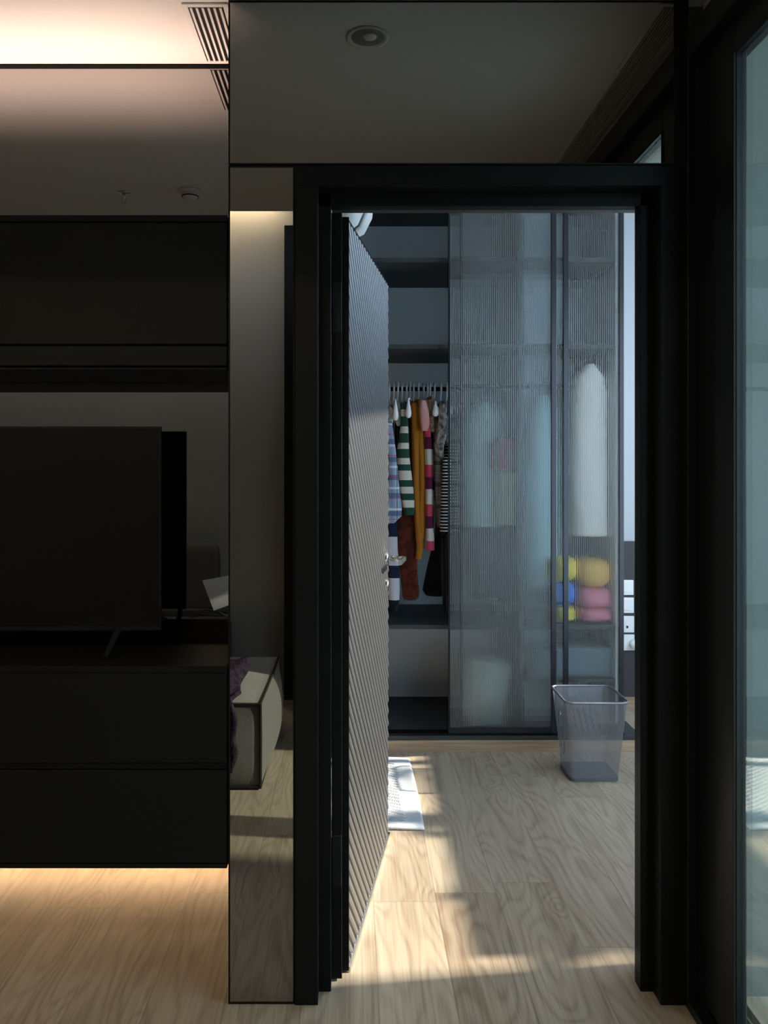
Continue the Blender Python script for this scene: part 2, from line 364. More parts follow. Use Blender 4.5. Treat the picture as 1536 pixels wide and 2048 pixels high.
link('hinge_stile', bx(B(PX(663, 2.20), PX(684, 2.20), 2.195, 2.232, .006, ZTD+.001, .001), PX(684, 2.222), -.0095, 2.222, 2.236, .010, ZTD-.002, .001), M_BLACK, door)
# hinge plates
for z in (.33, 1.85):
    link('hinge', bx(B(PX(664, 2.19), PX(683, 2.19), 2.191, 2.196, z-.07, z+.07, .001), PX(671, 2.19), PX(675, 2.19), 2.188, 2.192, z-.015, z-.011), M_PLAST, door)
# diagonal ribs, built on a lattice lined up with them
pitch = .045; nseg = 8; d = pitch/nseg; ns = int((LN-.006)/d); nz = int((ZTD-.022)/d)
rb = bmesh.new()
prof = [-.009, .002, .0068, .0092, .0100, .0096, .0080, .0045]
def hgt(a, b): return prof[(a+b) % nseg]
V = [[rb.verts.new(dpt(.004+a*d, -.0100+hgt(a, b), .014+b*d)) for b in range(nz+1)] for a in range(ns+1)]
for a in range(ns):
    for b in range(nz):
        # split along the rib direction: (a, b+1) - (a+1, b)
        f1 = rb.faces.new((V[a][b], V[a+1][b], V[a][b+1])); f2 = rb.faces.new((V[a+1][b], V[a+1][b+1], V[a][b+1]))
        f1.material_index = 1 if (a+b) % nseg in (7, 0) else 0; f2.material_index = 1 if (a+b+1) % nseg == 0 or (a+b+1) % nseg == 1 else 0  # valley faces coloured black to deepen the shade in the grooves
rib = link('ribbed_panel', rb, [M_RIB, M_BLACK], door); rib['label'] = 'grey metal skin with diagonal ribs'
s = dbox(bmesh.new(), .0, LN+.002, -.006, .004, .002, .014)
link('bottom_rail', s, M_STEEL, door)
s = dbox(bmesh.new(), LN, LN+.003, -.040, -.014, .98, 1.16)
link('lock_plate', s, M_STEEL, door)
# lever handle on the ribbed side near the free edge
hz = PZ(1117, 3.0)
hb = tube(bmesh.new(), [dpt(LN-.05, -.004, hz), dpt(LN-.05, .004, hz)], .026, 24)
hd = link('door_handle', hb, M_STEEL, door, True); hd['label'] = 'steel lever handle'
hb = tube(bmesh.new(), [dpt(LN-.05, .012, hz), dpt(LN-.05, .064, hz)], .010, 16)
s2 = bmesh.new(); dbox(s2, LN-.17, LN-.040, .055, .071, hz-.009, hz+.009)
bmesh.ops.bevel(s2, geom=s2.edges[:], offset=.003, segments=2, affect='EDGES')
sub('handle_neck', hb, M_STEEL, hd, True); sub('lever', s2, M_STEEL, hd)
kb = tube(bmesh.new(), [dpt(LN-.05, -.004, hz-.10), dpt(LN-.05, .005, hz-.10)], .022, 24)
link('key_cylinder', kb, M_STEEL, door, True)

# ------------------------------------------------------------ mirrors
def mirror(name, x0, x1, Y, z0, z1, label, fr=.004):
    e = empty(name, ((x0+x1)/2, Y, z0))
    link('mirror_glass', B(x0+fr, x1-fr, Y, Y+.006, z0+fr, z1-fr), M_MIRROR, e)
    s = bmesh.new()
    for a in ((x0, x0+fr, z0, z1), (x1-fr, x1, z0, z1), (x0+fr, x1-fr, z0, z0+fr), (x0+fr, x1-fr, z1-fr, z1)): bx(s, a[0], a[1], Y-.002, Y+.009, a[2], a[3])
    link('edge_trim', s, M_BLACK, e)
    return tag(e, label, 'mirror')
mirror('wall_mirror', XP, PX(1351, YA), YA+.0, zt+.003, ZC-.001, 'wide grey tinted mirror above the door reflecting the ceiling and its downlight')
mirror('wall_mirror', XP, PX(590, YA)-.001, YA+.0, PZ(2007, YA), zt, 'tall narrow mirror strip left of the door reflecting the velvet seat')
mirror('wall_mirror', -3.1, XP-.003, YM, 2.05, ZC-.004, 'mirror over the upper black cabinet reflecting the sprinkler and smoke detector', .010)
mirror('wall_mirror', -3.1, XP-.003, YM, PZ(1240, YM), 1.70, 'mirror behind the television reflecting a grey wall and a cushion', .003)

# ------------------------------------------------------------ media wall
XL, XR = -2.6, XP-.004
cab = empty('upper_cabinet', (-1.4, YA, 1.67)); tag(cab, 'long black upper cabinet above the television with flat doors', 'cabinet')
link('carcass', bx(B(XL, XR, YA+.018, YM-.002, PZ(735, YA)+.0, PZ(430, YA)-.012, .001), XL, XR, YA-.001, YM-.002, PZ(443, YA), PZ(430, YA), .001), M_BLACKL, cab)
link('cabinet_door', B(XL, XR, YA, YA+.018, PZ(688, YA), PZ(445, YA), .0015), M_BLACKL, cab)
link('pull_rail', B(XL, XR, YA+.004, YA+.02, PZ(731, YA), PZ(691, YA), .0015), M_BLACKL, cab)
link('under_light_channel', B(XL, XR, YA+.0, YM-.003, PZ(735, YA)-.006, PZ(735, YA)+.0, .001), M_BLACK, cab)
base = empty('media_cabinet', (-1.4, YA, .357)); tag(base, 'floating black media cabinet with two drawer rows and a warm light beneath', 'cabinet')
zs = PZ(1332, YA)
link('cabinet_top', B(XL, XR, YA-.002, YM-.001, zs-.018, zs, .0015), M_BLACKL, base)
link('back_panel', B(XL, XR, YM-.008, YM+.004, zs, PZ(1240, YM)-.001), M_BLACKL, base)
link('carcass', B(XL, XR, YA+.02, YM-.002, PZ(1737, YA)+.006, zs-.018), M_BLACKL, base)
link('drawer', B(XL, XR, YA, YA+.019, PZ(1526, YA), PZ(1346, YA), .0015), M_BLACKL, base)
link('drawer', B(XL, XR, YA, YA+.019, PZ(1727, YA), PZ(1541, YA), .0015), M_BLACKL, base)
link('finger_pull', B(XL, XR, YA+.006, YA+.02, PZ(1539, YA), PZ(1528, YA)), M_BLACK, base)
link('bottom_rail', B(XL, XR, YA, YM+.3, PZ(1737, YA), PZ(1729, YA), .001), M_BLACKL, base)
# LED strips
o = link('led_strip', B(XL, XR-.01, 2.87, 2.885, .085, .095), M_LED); tag(o, 'warm light strip glowing under the floating media cabinet', 'light strip')
o = link('led_strip', B(XL, XR-.03, YM-.05, YM-.035, 2.088, 2.096), M_LEDU); tag(o, 'warm light strip lying on top of the upper cabinet', 'light strip')
o = link('led_strip', B(-3.0, -.41, -.375, -.36, 2.93, 2.94), M_LEDC); tag(o, 'warm cove light washing the rear wall seen in the narrow mirror', 'light strip')

al = bpy.data.lights.new('cabinet_uplight', 'AREA'); al.shape = 'RECTANGLE'; al.size = XR-XL-.04; al.size_y = .02; al.spread = radians(95); al.energy = 8; al.color = (1, .73, .60)
ao = bpy.data.objects.new('cabinet_uplight', al); COL.objects.link(ao); ao.location = ((XL+XR)/2, YM-.06, 2.10); ao.rotation_euler = (pi, 0, 0)
# television
YT = 2.26; tvr = PX(322, YT); tvt, tvb = PZ(853, YT), PZ(1262, YT); tvl = tvr-1.03
tv = empty('television', ((tvr+tvl)/2, YT, zs)); tag(tv, 'black flat screen television standing on the floating media cabinet', 'television')
link('bezel', B(tvl, tvr, YT, YT+.012, tvb, tvt, .002), M_PLAST, tv)
link('screen', B(tvl+.006, tvr-.006, YT-.001, YT+.004, tvb+.014, tvt-.006), M_SCREEN, tv)
link('rear_housing', B(tvl+.08, tvr-.10, YT+.012, YT+.05, tvb+.05, tvt-.18, .01, 3), M_PLAST, tv)
for sx in (tvr-.12, tvl+.12):
    s = bmesh.new()
    tube(s, [(sx, YT+.01, tvb+.01), (sx-.012, YT-.085, zs+.004)], [.011, .006], 8)
    tube(s, [(sx, YT+.012, tvb+.01), (sx-.006, YT+.09, zs+.004)], [.011, .006], 8)
    link('leg', s, M_PLAST, tv)
link('infrared_window', B(tvr-.30, tvr-.26, YT-.002, YT+.001, tvb+.001, tvb+.006), M_PLAST, tv)
s = bmesh.new()
c0 = [P(318, 1236, 2.33), P(331, 1240, 2.34), P(335, 1252, 2.35), P(329, 1268, 2.36), P(318, 1276, 2.37)]
tube(s, c0, .008, 8); o = link('power_cable', s, M_PLAST, None, True); tag(o, 'thick black cable curling out from behind the television corner', 'cable')

# ceiling items
def grille(x0, x1, y0, y1, nsl, label):
    e = empty('air_vent', ((x0+x1)/2, (y0+y1)/2, ZC)); tag(e, label, 'air vent')
    link('dark_throat', B(x0+.01, x1-.01, y0+.01, y1-.01, ZC-.0015, ZC+.001), M_PLAST, e)
    s = bmesh.new()
    for a in ((x0, x0+.014, y0, y1), (x1-.014, x1, y0, y1), (x0+.014, x1-.014, y0, y0+.014), (x0+.014, x1-.014, y1-.014, y1)): bx(s, a[0], a[1], a[2], a[3], ZC-.005, ZC, .001)
    link('frame', s, M_CEIL, e)
    for k in range(nsl):
        xc = x0+.014+(x1-x0-.028)*(k+.5)/nsl
        sw = (.20 if nsl < 7 else .13)*(x1-x0-.028)/nsl; link('slat', B(xc-sw, xc+sw, y0+.014, y1-.014, ZC-.0075, ZC-.0015), M_CEIL, e)
grille(-.452, XP-.004, 2.112, 2.425, 6, 'slotted air vent in the bright ceiling above the upper cabinet')
grille(.815, .917, .30, YA-.01, 9, 'long slotted air vent along the window side, reflected above the door')
s = lathe(bmesh.new(), [(.061, 0), (.061, -.003), (.052, -.004), (.046, .0)], (.043, 1.92, ZC), 40)
dl = empty('downlight', (.043, 1.92, ZC)); tag(dl, 'round recessed ceiling downlight, switched off, reflected above the door', 'ceiling light')
link('trim_ring', s, M_CEIL, dl, True)
link('lamp_lens', lathe(bmesh.new(), [(.020, -.0015), (.018, -.007), (.012, -.010), (.004, -.0115)], (.050, 1.93, ZC), 24), M_WHITE, dl, True)
link('reflector', lathe(bmesh.new(), [(.047, -.0012), (.046, -.0018), (.02, -.002)], (.043, 1.92, ZC), 32), mat('dim_reflector', (.22, .22, .22), .4), dl, True)
sp = empty('fire_sprinkler', (-1.028, 1.281, ZC)); tag(sp, 'small metal fire sprinkler on the ceiling, reflected left of the smoke detector', 'sprinkler')
link('escutcheon', lathe(bmesh.new(), [(.030, 0), (.030, -.003), (.012, -.008)], (-1.028, 1.281, ZC), 24), M_STEEL, sp, True)
s = tube(bmesh.new(), [(-1.028, 1.281, ZC-.006), (-1.028, 1.281, ZC-.026)], .007, 10)
for q in (-1, 1): tube(s, [(-1.028+q*.006, 1.281, ZC-.024), (-1.028+q*.011, 1.281, ZC-.034), (-1.028+q*.002, 1.281, ZC-.046)], .002, 6)
link('nozzle_body', s, M_STEEL, sp, True)
link('deflector', lathe(bmesh.new(), [(.014, -.046), (.014, -.048), (.004, -.050)], (-1.028, 1.281, ZC), 16), M_STEEL, sp)
de = empty('smoke_detector', (-.723, 1.31, ZC)); tag(de, 'white round smoke detector on the ceiling reflected over the upper cabinet', 'smoke detector')
link('base_ring', lathe(bmesh.new(), [(.052, 0), (.052, -.010), (.045, -.014)], (-.723, 1.31, ZC), 32), M_CEIL, de, True)
link('sensor_dome', lathe(bmesh.new(), [(.040, -.012), (.038, -.028), (.026, -.038), (.008, -.042)], (-.723, 1.31, ZC), 32), M_CEIL, de, True)
link('sensor_slot', lathe(bmesh.new(), [(.039, -.027), (.037, -.031)], (-.723, 1.31, ZC), 32), M_PLAST, de)

# ------------------------------------------------------------ velvet seat seen in the pillar mirror
X1 = -.40; pf = empty('velvet_ottoman', (-.85, .30, 0)); tag(pf, 'grey velvet floor seat with black piped seams reflected in the narrow mirror', 'seat')
def cushion_block(x0, x1, y0, y1, z0, z1, bulge):
    bm = bmesh.new(); n = 22
    bmesh.ops.create_cube(bm, size=2); bmesh.ops.subdivide_edges(bm, edges=bm.edges[:], cuts=n, use_grid_fill=True)
    for v in bm.verts:
        x, y, z = v.co; k = [1-abs(t)**2.6 for t in (x, y, z)]
        v.co = Vector(((x0+x1)/2+x*((x1-x0)/2+bulge*k[1]*k[2]), (y0+y1)/2+y*((y1-y0)/2+bulge*k[0]*k[2]), (z0+z1)/2+z*((z1-z0)/2+bulge*.6*k[0]*k[1])))
    return bm
link('cushion_body', cushion_block(-1.30, X1, -.14, .72, .012, .37, .05), M_VELVET, pf, True)
s = bmesh.new(); zt2 = .372
tube(s, [(-1.30, .722, zt2), (X1, .722, zt2), (X1+.002, .30, zt2), (X1, -.14, zt2)], .006, 8)
tube(s, [(X1, .722, zt2), (X1+.001, .725, .2), (X1, .722, .012)], .006, 8)
tube(s, [(-1.30, .722, .012), (X1, .722, .012), (X1, -.14, .012)], .008, 8)
link('piping', s, M_PIPING, pf)
# purple knit draped over its front edge
s = bmesh.new(); nu, nv = 18, 40; g = []
for a in range(nu+1):
    row = []
    for b in range(nv+1):
        u = a/nu; t = b/nv; x = -.86+u*.352+.010*sin(t*9+1)*u+.008*sin(t*23)*u
        if t < .5: y, z = .30+t*2*.47, .405+.035*sin(u*9+t*7)*.6+.05*(1-t*2)
        else: y, z = .775+.012*sin(u*14), .40-(t-.5)*2*.31
        row.append(s.verts.new((x, y, z+.010*sin(u*21+t*13))))
    g.append(row)
for a in range(nu):
    for b in range(nv): s.faces.new((g[a][b], g[a+1][b], g[a+1][b+1], g[a][b+1]))
o = link('knitted_cardigan', s, M_PURPLE, None, True); md = o.modifiers.new('thick', 'SOLIDIFY'); md.thickness = .018
tag(o, 'dark purple knitted garment draped over the grey velvet seat', 'clothing')
# cushion and paper seen behind the television
o = link('sofa_cushion', soft(P(395, 1155, 5.15), (.140, .06, .22), 9, 24, .018, 3), M_CUSH, None, True)
CY = 2*YM-5.15
for v in o.data.vertices: v.co.y = (v.co.y-5.15)+CY
tag(o, 'taupe square cushion reflected in the mirror beside the television', 'cushion')
o = link('sofa_block', cushion_block(-2.4, -.70, -.43, -.18, .05, .50, .01), mat('dark_sofa_cloth', (.06, .055, .05), .9), None, True); o.name = 'sofa'
tag(o, 'low dark sofa seat below the taupe cushion in the mirror', 'sofa')
tb = empty('side_table', (-.90, .894, 0)); tag(tb, 'black side table holding a white sheet, reflected by the television', 'table')
YR = 3.98; yr = 2*YM-YR; ztab = PZ(1238, YR)
link('tabletop', B(-1.2, -.60, yr-.07, yr+.16, ztab-.018, ztab+.0, .004), M_PLAST, tb)
for a in (-1.18, -.62):
    for b in (yr-.055, yr+.14): link('leg', B(a-.012, a+.012, b-.012, b+.012, 0, ztab-.018), M_PLAST, tb)
s = bmesh.new(); q = [P(405, 1166, YR), P(470, 1154, YR), P(500, 1196, YR), P(432, 1222, YR)]
off = [.00, .00, .06, .06]
vs = [s.verts.new((p.x, yr+o_, p.z+.012)) for p, o_ in zip(q, off)]; s.faces.new(vs)
o = link('paper_sheet', s, M_PAPER); md = o.modifiers.new('thick', 'SOLIDIFY'); md.thickness = .003
tag(o, 'white sheet propped at a tilt on the black side table', 'paper')
s = bmesh.new(); tube(s, [(-.80, yr+.08, ztab+.004), (-.73, yr+.02, ztab+.05), (-.66, yr+.05, ztab+.045), (-.60, yr+.02, ztab+.006)], .004, 6)
tube(s, [(-.84, yr+.05, ztab+.004), (-.76, yr+.03, ztab+.028), (-.66, yr+.02, ztab+.02), (-.59, yr+.03, ztab+.03)], .004, 6)
o = link('cable_loop', s, M_PLAST, None, True); tag(o, 'thin black cable looping over the side table by the white sheet', 'cable')

# ------------------------------------------------------------ bedroom: wardrobe
wd = empty('wardrobe', (.4, YWF, 0)); tag(wd, 'charcoal built-in wardrobe with open bay and ribbed glass sliding doors', 'wardrobe')
WL, WR = -.62, PX(1248, 3.96)
XDIV = PX(1040, 4.02)
link('plinth', B(WL, 1.45, YWF, YWB+.04, 0, .052, .001), M_OAK, wd)
link('bottom_panel', B(WL, 1.43, YWF+.012, YWB+.03, .052, .073, .001), M_CHAR, wd)
link('back_panel', B(WL, WR-.018, YWB, YWB+.012, .073, 2.84), M_BACKP, wd)
link('side_panel', bx(B(WR-.018, WR, 4.034, YWB+.012, .073, 2.84, .001), WR-.018, WR, 4.0345, 4.036, .073, 2.84), M_BACKP, wd)
link('side_panel', B(WL-.02, WL, YWF+.01, YWB+.012, 0, 2.84, .001), M_CHAR, wd)
link('divider', B(XDIV, XDIV+.02, 4.04, YWB, .073, 2.80, .001), M_CHAR, wd)
for zf, y0 in ((2.80, 3.97), (PZ(520, 4.03), 4.03), (PZ(693, 4.03), 4.03), (PZ(1254, 4.03), 4.03)):
    link('shelf', B(WL, WR-.018, y0, YWB, zf-.011, zf+.011, .001), M_CHAR, wd)
link('shelf', B(XDIV+.02, WR-.018, 4.03, YWB, PZ(1364, 4.03), PZ(1358, 4.03), .001), M_CHAR, wd)
s = bmesh.new(); zr = PZ(777, 4.31)
bx(s, WL, WR-.02, 4.30, 4.315, zr-.014, zr+.008, .003); link('hanging_rail', s, M_PLAST, wd)
link('track', bx(bx(bx(bmesh.new(), WL, WR, YWF+.015, YWF+.018, .073, .085), WL, WR, YWF+.042, YWF+.045, .073, .085), WL, WR, YWF+.070, YWF+.073, .073, .085), M_BLACK, wd)
def slider(px0, px1, Yp, lw, rw):
    x0, x1 = PX(px0, Yp), PX(px1, Yp); z0, z1 = .086, 2.79
    s = bmesh.new()
    bx(s, x0, x0+lw, Yp, Yp+.022, z0, z1, .001); bx(s, x1-rw, x1, Yp, Yp+.022, z0, z1, .001)
    bx(s, x0+lw, x1-rw, Yp, Yp+.022, z0, z0+.028, .001); bx(s, x0+lw, x1-rw, Yp, Yp+.022, z1-.028, z1, .001)
    dd = link('sliding_door', s, M_CHAR if False else mat('slim_door_frame', (.03, .032, .04), .3, .4), wd)
    g = bmesh.new(); n = max(2, round((x1-x0-lw-rw+.01)/.0105)); seg = 8; cols = []
    xa, xb = x0+lw-.003, x1-rw+.003
    for k in range(n*seg+1):
        t = k/seg; f = t-math.floor(t); x = xa+(xb-xa)*k/(n*seg)
        hh = .0019*(1-(2*f-1)**2)
        cols.append([g.verts.new((x, Yp+.010-hh, z0+.02)), g.verts.new((x, Yp+.010-hh, z1-.02)), g.verts.new((x, Yp+.014, z0+.02)), g.verts.new((x, Yp+.014, z1-.02))])
    for a, b in zip(cols, cols[1:]):
        g.faces.new((a[0], b[0], b[1], a[1])); bf = g.faces.new((a[2], a[3], b[3], b[2])); bf.material_index = 1; g.faces.new((a[0], a[2], b[2], b[0])); g.faces.new((a[1], b[1], b[3], a[3]))
    g.faces.new((cols[0][0], cols[0][1], cols[0][3], cols[0][2])); g.faces.new((cols[-1][0], cols[-1][2], cols[-1][3], cols[-1][1]))
    gp = link('fluted_pane', g, [M_FLUTE, M_CLEAR]); gp.parent = dd; gp.matrix_parent_inverse = Matrix.Identity(4); gp.location = (0, 0, 0)
    return dd
slider(897, 1113, 3.957, .008, .024)
slider(922, 1137, 3.984, .008, .024)
slider(1035, 1248, 4.011, .008, .022)

# hangers and clothes --------------------------------------------------------
def hanger(px, drop=True, lab=''):
    x = PX(px, 4.30); e = empty('clothes_hanger', (x, 4.307, zr)); 
    pts = [Vector((x+.002, 4.307-.024*cos(a)+.0, zr+.004+.024*sin(a))) for a in [pi*k/10 for k in range(-2, 11)]]
    pts = [Vector((x, 4.307, zr-.075)), Vector((x, 4.300, zr-.05)), Vector((x+.002, 4.283, zr-.016))]+pts[2:]
    link('hook', tube(bmesh.new(), pts, .0055, 8), M_WHITE, e, True)
    s = bmesh.new()
    ys = [4.307-.215, 4.307-.19, 4.307-.10, 4.307, 4.307+.10, 4.307+.19, 4.307+.215]
    zs_ = [-.150, -.135, -.095, -.072, -.095, -.135, -.150]
    tube(s, [(x, a, zr+b) for a, b in zip(ys, zs_)], [.006, .013, .009, .008, .009, .013, .006], 10)
    link('shoulder_bar', s, M_WHITE, e, True)
    return e
HX = [778, 787, 795, 803, 812, 819, 826, 836, 846, 854, 859, 868, 881, 893]
HL = ['leftmost white hanger next to the open door edge', 'white hanger second from the door edge, with an empty drop-shaped end', 'white hanger with a bare rounded end left of the green striped top',
      'white hanger carrying the green and white striped top', 'white hanger with a bare end beside the green striped top', 'white hanger carrying the fuzzy rust cardigan',
      'white hanger between the rust and the mustard cardigans', 'white hanger carrying the mustard cardigan', 'white hanger carrying the pale pink top', 'white hanger carrying the pink and maroon striped top',
      'white hanger close behind the striped pink top', 'white hanger with a bare end before the grey checked shirt', 'white hanger carrying the pale printed shirt', 'rightmost white hanger beside the ribbed glass door']
for h, l in zip(HX, HL): tag(hanger(h), l, 'hanger', 'white hangers in the open wardrobe bay')
# bare rounded shoulder ends
for px, py, hp, wp, Yd in ((781, 832, 34, 11, 4.08), (791, 820, 42, 13, 4.05), (797, 836, 32, 11, 4.09), (817, 816, 40, 12, 4.03), (871, 818, 30, 13, 4.03)):
    c = P(px, py, Yd); k = Yd/F; s = bmesh.new()
    prof = [(.02, .5), (.25, .42), (.45, .25), (.75, .0), (1, -.25), (.85, -.42), (.35, -.5)]
    lathe(s, [(r*wp*k/2, q*hp*k) for r, q in prof], c, 16)
    for v in s.verts: v.co.y = c.y+(v.co.y-c.y)*.8+(c.z-v.co.z)*.0
    # neck joins the hook rail
    near = min(range(len(HX)), key=lambda i: abs(HX[i]-px))
    hx = PX(HX[near], 4.30)
    tube(s, [(c.x, c.y, c.z+hp*k*.45), ((c.x+hx)/2, (c.y+4.2)/2, c.z+hp*k*.55), (hx, 4.20, zr-.10)], .005, 8)
    es = [o for o in COL.objects if o.name.startswith('clothes_hanger')][near]
    es2 = link('rounded_end', s, M_WHITE, es, True)

def ring_tube(name, rows, Y, depth, mats, stripe=None, parent=None, wob=.0, n=20, fine=6):
    """rows: (px centre, py, half width px) from top to bottom; stripe(py)->material slot"""
    R = []
    for a, b in zip(rows, rows[1:]):
        m_ = max(1, int(abs(b[1]-a[1])/fine))
        for q in range(m_): R.append([a[i]+(b[i]-a[i])*q/m_ for i in range(3)])
    R.append(list(rows[-1])); bm = bmesh.new(); rings = []; k = Y/F; ph = random.uniform(0, 6)
    for cx, py, hw in R:
        z = PZ(py, Y); x0 = PX(cx, Y); ring = []
        for q in range(n):
            t = 2*pi*q/n; f = 1+wob*sin(3*t+ph+py*.02)+wob*.6*sin(5*t-py*.05)
            xx = math.copysign(abs(cos(t))**.75, cos(t)); yy = math.copysign(abs(sin(t))**.75, sin(t))
            ring.append(bm.verts.new((x0+hw*k*xx*f, Y+depth*yy*f, z)))
        rings.append(ring)
    for i, (a, b) in enumerate(zip(rings, rings[1:])):
        for q in range(n):
            f = bm.faces.new((a[q], a[(q+1) % n], b[(q+1) % n], b[q]))
            if stripe: f.material_index = stripe((R[i][1]+R[i+1][1])/2)
    bm.faces.new(rings[0]); bm.faces.new(rings[-1][::-1])
    return link(name, bm, mats, parent, True)
def cloth(name, c, vary=None, b=(250, .4, .002)): return mat(name, c, .95, 0, .1, bump=b, vary=vary, sheen=.15)
CG, CC = cloth('bottle_green_knit', (.018, .060, .042)), cloth('cream_knit', (.58, .55, .48))
CR = cloth('rust_fuzzy_knit', (.12, .024, .012), (28, (.05, .012, .009)), (90, 1, .01))
CM = cloth('mustard_knit', (.38, .15, .018)); CPK = cloth('dusty_pink_cloth', (.60, .30, .28)); CHP = cloth('hot_pink_knit', (.48, .05, .10))
CMA = cloth('maroon_knit', (.10, .01, .045)); CNV = cloth('navy_knit', (.012, .018, .045)); CGR = cloth('pale_grey_knit', (.55, .56, .62))
CBK = cloth('black_cloth', (.012, .012, .016))
CPL = lined_mat('blue_plaid', (.24, .31, .44), [(0, 60, .25, .1, (.50, .55, .62), .7), (2, 11, .28, .3, (.07, .10, .20), .75), (0, 38, .18, .5, (.06, .08, .17), .6), (2, 9.3, .10, .0, (.65, .68, .72), .8), (2, 9.3, .05, .45, (.45, .08, .16), .9)])
CGP = lined_mat('grey_check', (.20, .19, .17), [(0, 55, .3, .2, (.09, .085, .08), .7), (2, 9, .2, .3, (.05, .05, .05), .75), (2, 27, .12, .0, (.32, .30, .27), .6)])
CST = lined_mat('fine_black_white_stripe', (.015, .015, .02), [(2, 62, .30, .2, (.75, .75, .75), 1)])
CPR = cloth('pale_printed_cotton', (.52, .50, .48), (45, (.12, .11, .11)))
CBG = cloth('taupe_lace', (.33, .26, .19), (70, (.18, .14, .10)))
def garment(name, label, body, sleeve, mats, stripe=None, Yb=4.30, Ys=4.07, dep=.15, extra=None):
    e = empty(name, (PX(body[0][0], Yb), Yb, PZ(body[0][1], Yb))); tag(e, label, 'clothing', 'clothes hanging in the open wardrobe bay')
    ring_tube('body', body, Yb, dep, mats, stripe, e, .04)
    for s_ in sleeve: ring_tube('sleeve', s_, Ys if len(s_[0]) == 3 else Ys, .028, mats, stripe, e, .05)
    return e
def bands(tops):
    """tops: list of (py, slot)"""
    def f(py):
        c = tops[0][1]
        for t, s_ in tops:
            if py >= t: c = s_
        return c
    return f
# px values describe where each hangs; body sits behind the sleeve
garment('plaid_shirt', 'pale blue checked shirt hanging next to the open door edge', [(780, 812, 4), (780, 850, 7), (781, 1020, 10)],
        [[(776, 842, 8), (782, 900, 10), (786, 960, 12), (787, 1010, 17), (784, 1032, 19), (778, 1046, 10)]], [CPL])
garment('rugby_shirt', 'navy and pale grey block striped top hanging lowest beside the door handle', [(779, 820, 3), (782, 1000, 8), (784, 1170, 9)],
        [[(783, 1000, 8), (784, 1060, 14), (787, 1130, 13), (788, 1180, 12), (788, 1205, 11), (786, 1222, 7)]], [CNV, CGR, CBK],
        bands([(0, 0), (1074, 1), (1128, 0), (1152, 1), (1196, 2)]), Ys=4.13)
garment('dark_dress', 'very dark garment showing as a narrow strip beside the blue checked shirt', [(795, 845, 4), (797, 900, 6), (800, 1030, 7)], [], [CBK], Yb=4.28)
gs = [(0, 0), (822, 1), (836, 0), (852, 1), (868, 0), (884, 1), (900, 0), (914, 1), (930, 0), (944, 1), (958, 0), (971, 1), (985, 0), (998, 1), (1013, 0)]
garment('striped_sweater', 'bottle green and cream striped knitted sweater', [(808, 808, 5), (808, 850, 8), (810, 1000, 9)],
        [[(806, 806, 6), (809, 840, 7), (808, 880, 10), (806, 910, 13), (810, 960, 14), (815, 1000, 13), (818, 1022, 11), (818, 1030, 9)]], [CG, CC], bands(gs))
garment('fuzzy_cardigan', 'long rust red fuzzy cardigan with ribbed cuff', [(819, 806, 5), (821, 880, 8), (820, 1080, 12), (820, 1180, 10)],
        [[(822, 820, 6), (822, 900, 8), (818, 1000, 13), (815, 1040, 20), (815, 1100, 20), (819, 1150, 17), (822, 1180, 17), (822, 1194, 16), (821, 1199, 12)]], [CR], Yb=4.32, Ys=4.12)
garment('mustard_cardigan', 'mustard orange knitted cardigan with two long sleeves', [(833, 803, 6), (836, 860, 9), (842, 1000, 9), (840, 1090, 8)],
        [[(828, 806, 6), (831, 860, 8), (832, 960, 7), (836, 1040, 7), (840, 1095, 7), (837, 1118, 6)], [(838, 815, 6), (843, 900, 8), (846, 980, 8), (843, 1060, 7), (841, 1080, 5)]], [CM], Ys=4.09)
garment('pink_blouse', 'short pale dusty pink top above the maroon striped one', [(847, 802, 5), (849, 830, 7), (852, 870, 6)], [[(845, 801, 6), (848, 822, 9), (850, 848, 9), (849, 862, 6)]], [CPK], Ys=4.05)
garment('taupe_lace_top', 'taupe lace top hanging between the pink top and grey check', [(859, 796, 6), (861, 830, 8), (862, 868, 8)], [[(858, 800, 6), (862, 830, 7), (864, 864, 6)]], [CBG], Ys=4.08)
ps = [(0, 0), (872, 1), (899, 2), (929, 0), (956, 1), (981, 2), (1008, 0), (1034, 1), (1058, 2), (1084, 0)]
garment('pink_striped_top', 'hot pink, maroon and cream block striped long sleeve', [(856, 815, 5), (857, 900, 7), (858, 1050, 7)],
        [[(853, 850, 6), (856, 880, 7), (857, 960, 7), (858, 1050, 7), (860, 1075, 8), (860, 1100, 8)]], [CHP, CMA, CC], bands(ps), Ys=4.07)
garment('grey_check_shirt', 'long grey checked shirt right of the pink striped sleeve', [(873, 812, 6), (874, 850, 9), (878, 1000, 10)],
        [[(870, 822, 7), (874, 870, 9), (876, 950, 9), (880, 1020, 8), (881, 1054, 7)]], [CGP], Ys=4.09)
garment('printed_blouse', 'short pale printed blouse with gathered sleeve by the glass door', [(886, 805, 6), (886, 840, 8), (888, 890, 8)],
        [[(884, 808, 5), (886, 840, 9), (884, 870, 11), (879, 890, 10), (880, 906, 7), (884, 914, 4)]], [CPR], Ys=4.04)
garment('fine_striped_tee', 'black tee with fine white stripes hanging by the glass door', [(890, 880, 4), (890, 920, 9), (889, 1066, 9)], [[(892, 915, 6), (890, 980, 8), (888, 1066, 8)]], [CST], Ys=4.06)
garment('black_trousers', 'flared black trousers hanging right of the rust cardigan', [(880, 1000, 6), (882, 1070, 13), (876, 1130, 20), (870, 1180, 24), (872, 1190, 20)], [[(889, 1070, 6), (890, 1150, 7), (891, 1222, 5)]], [CBK], Yb=4.26, Ys=4.15, dep=.05)
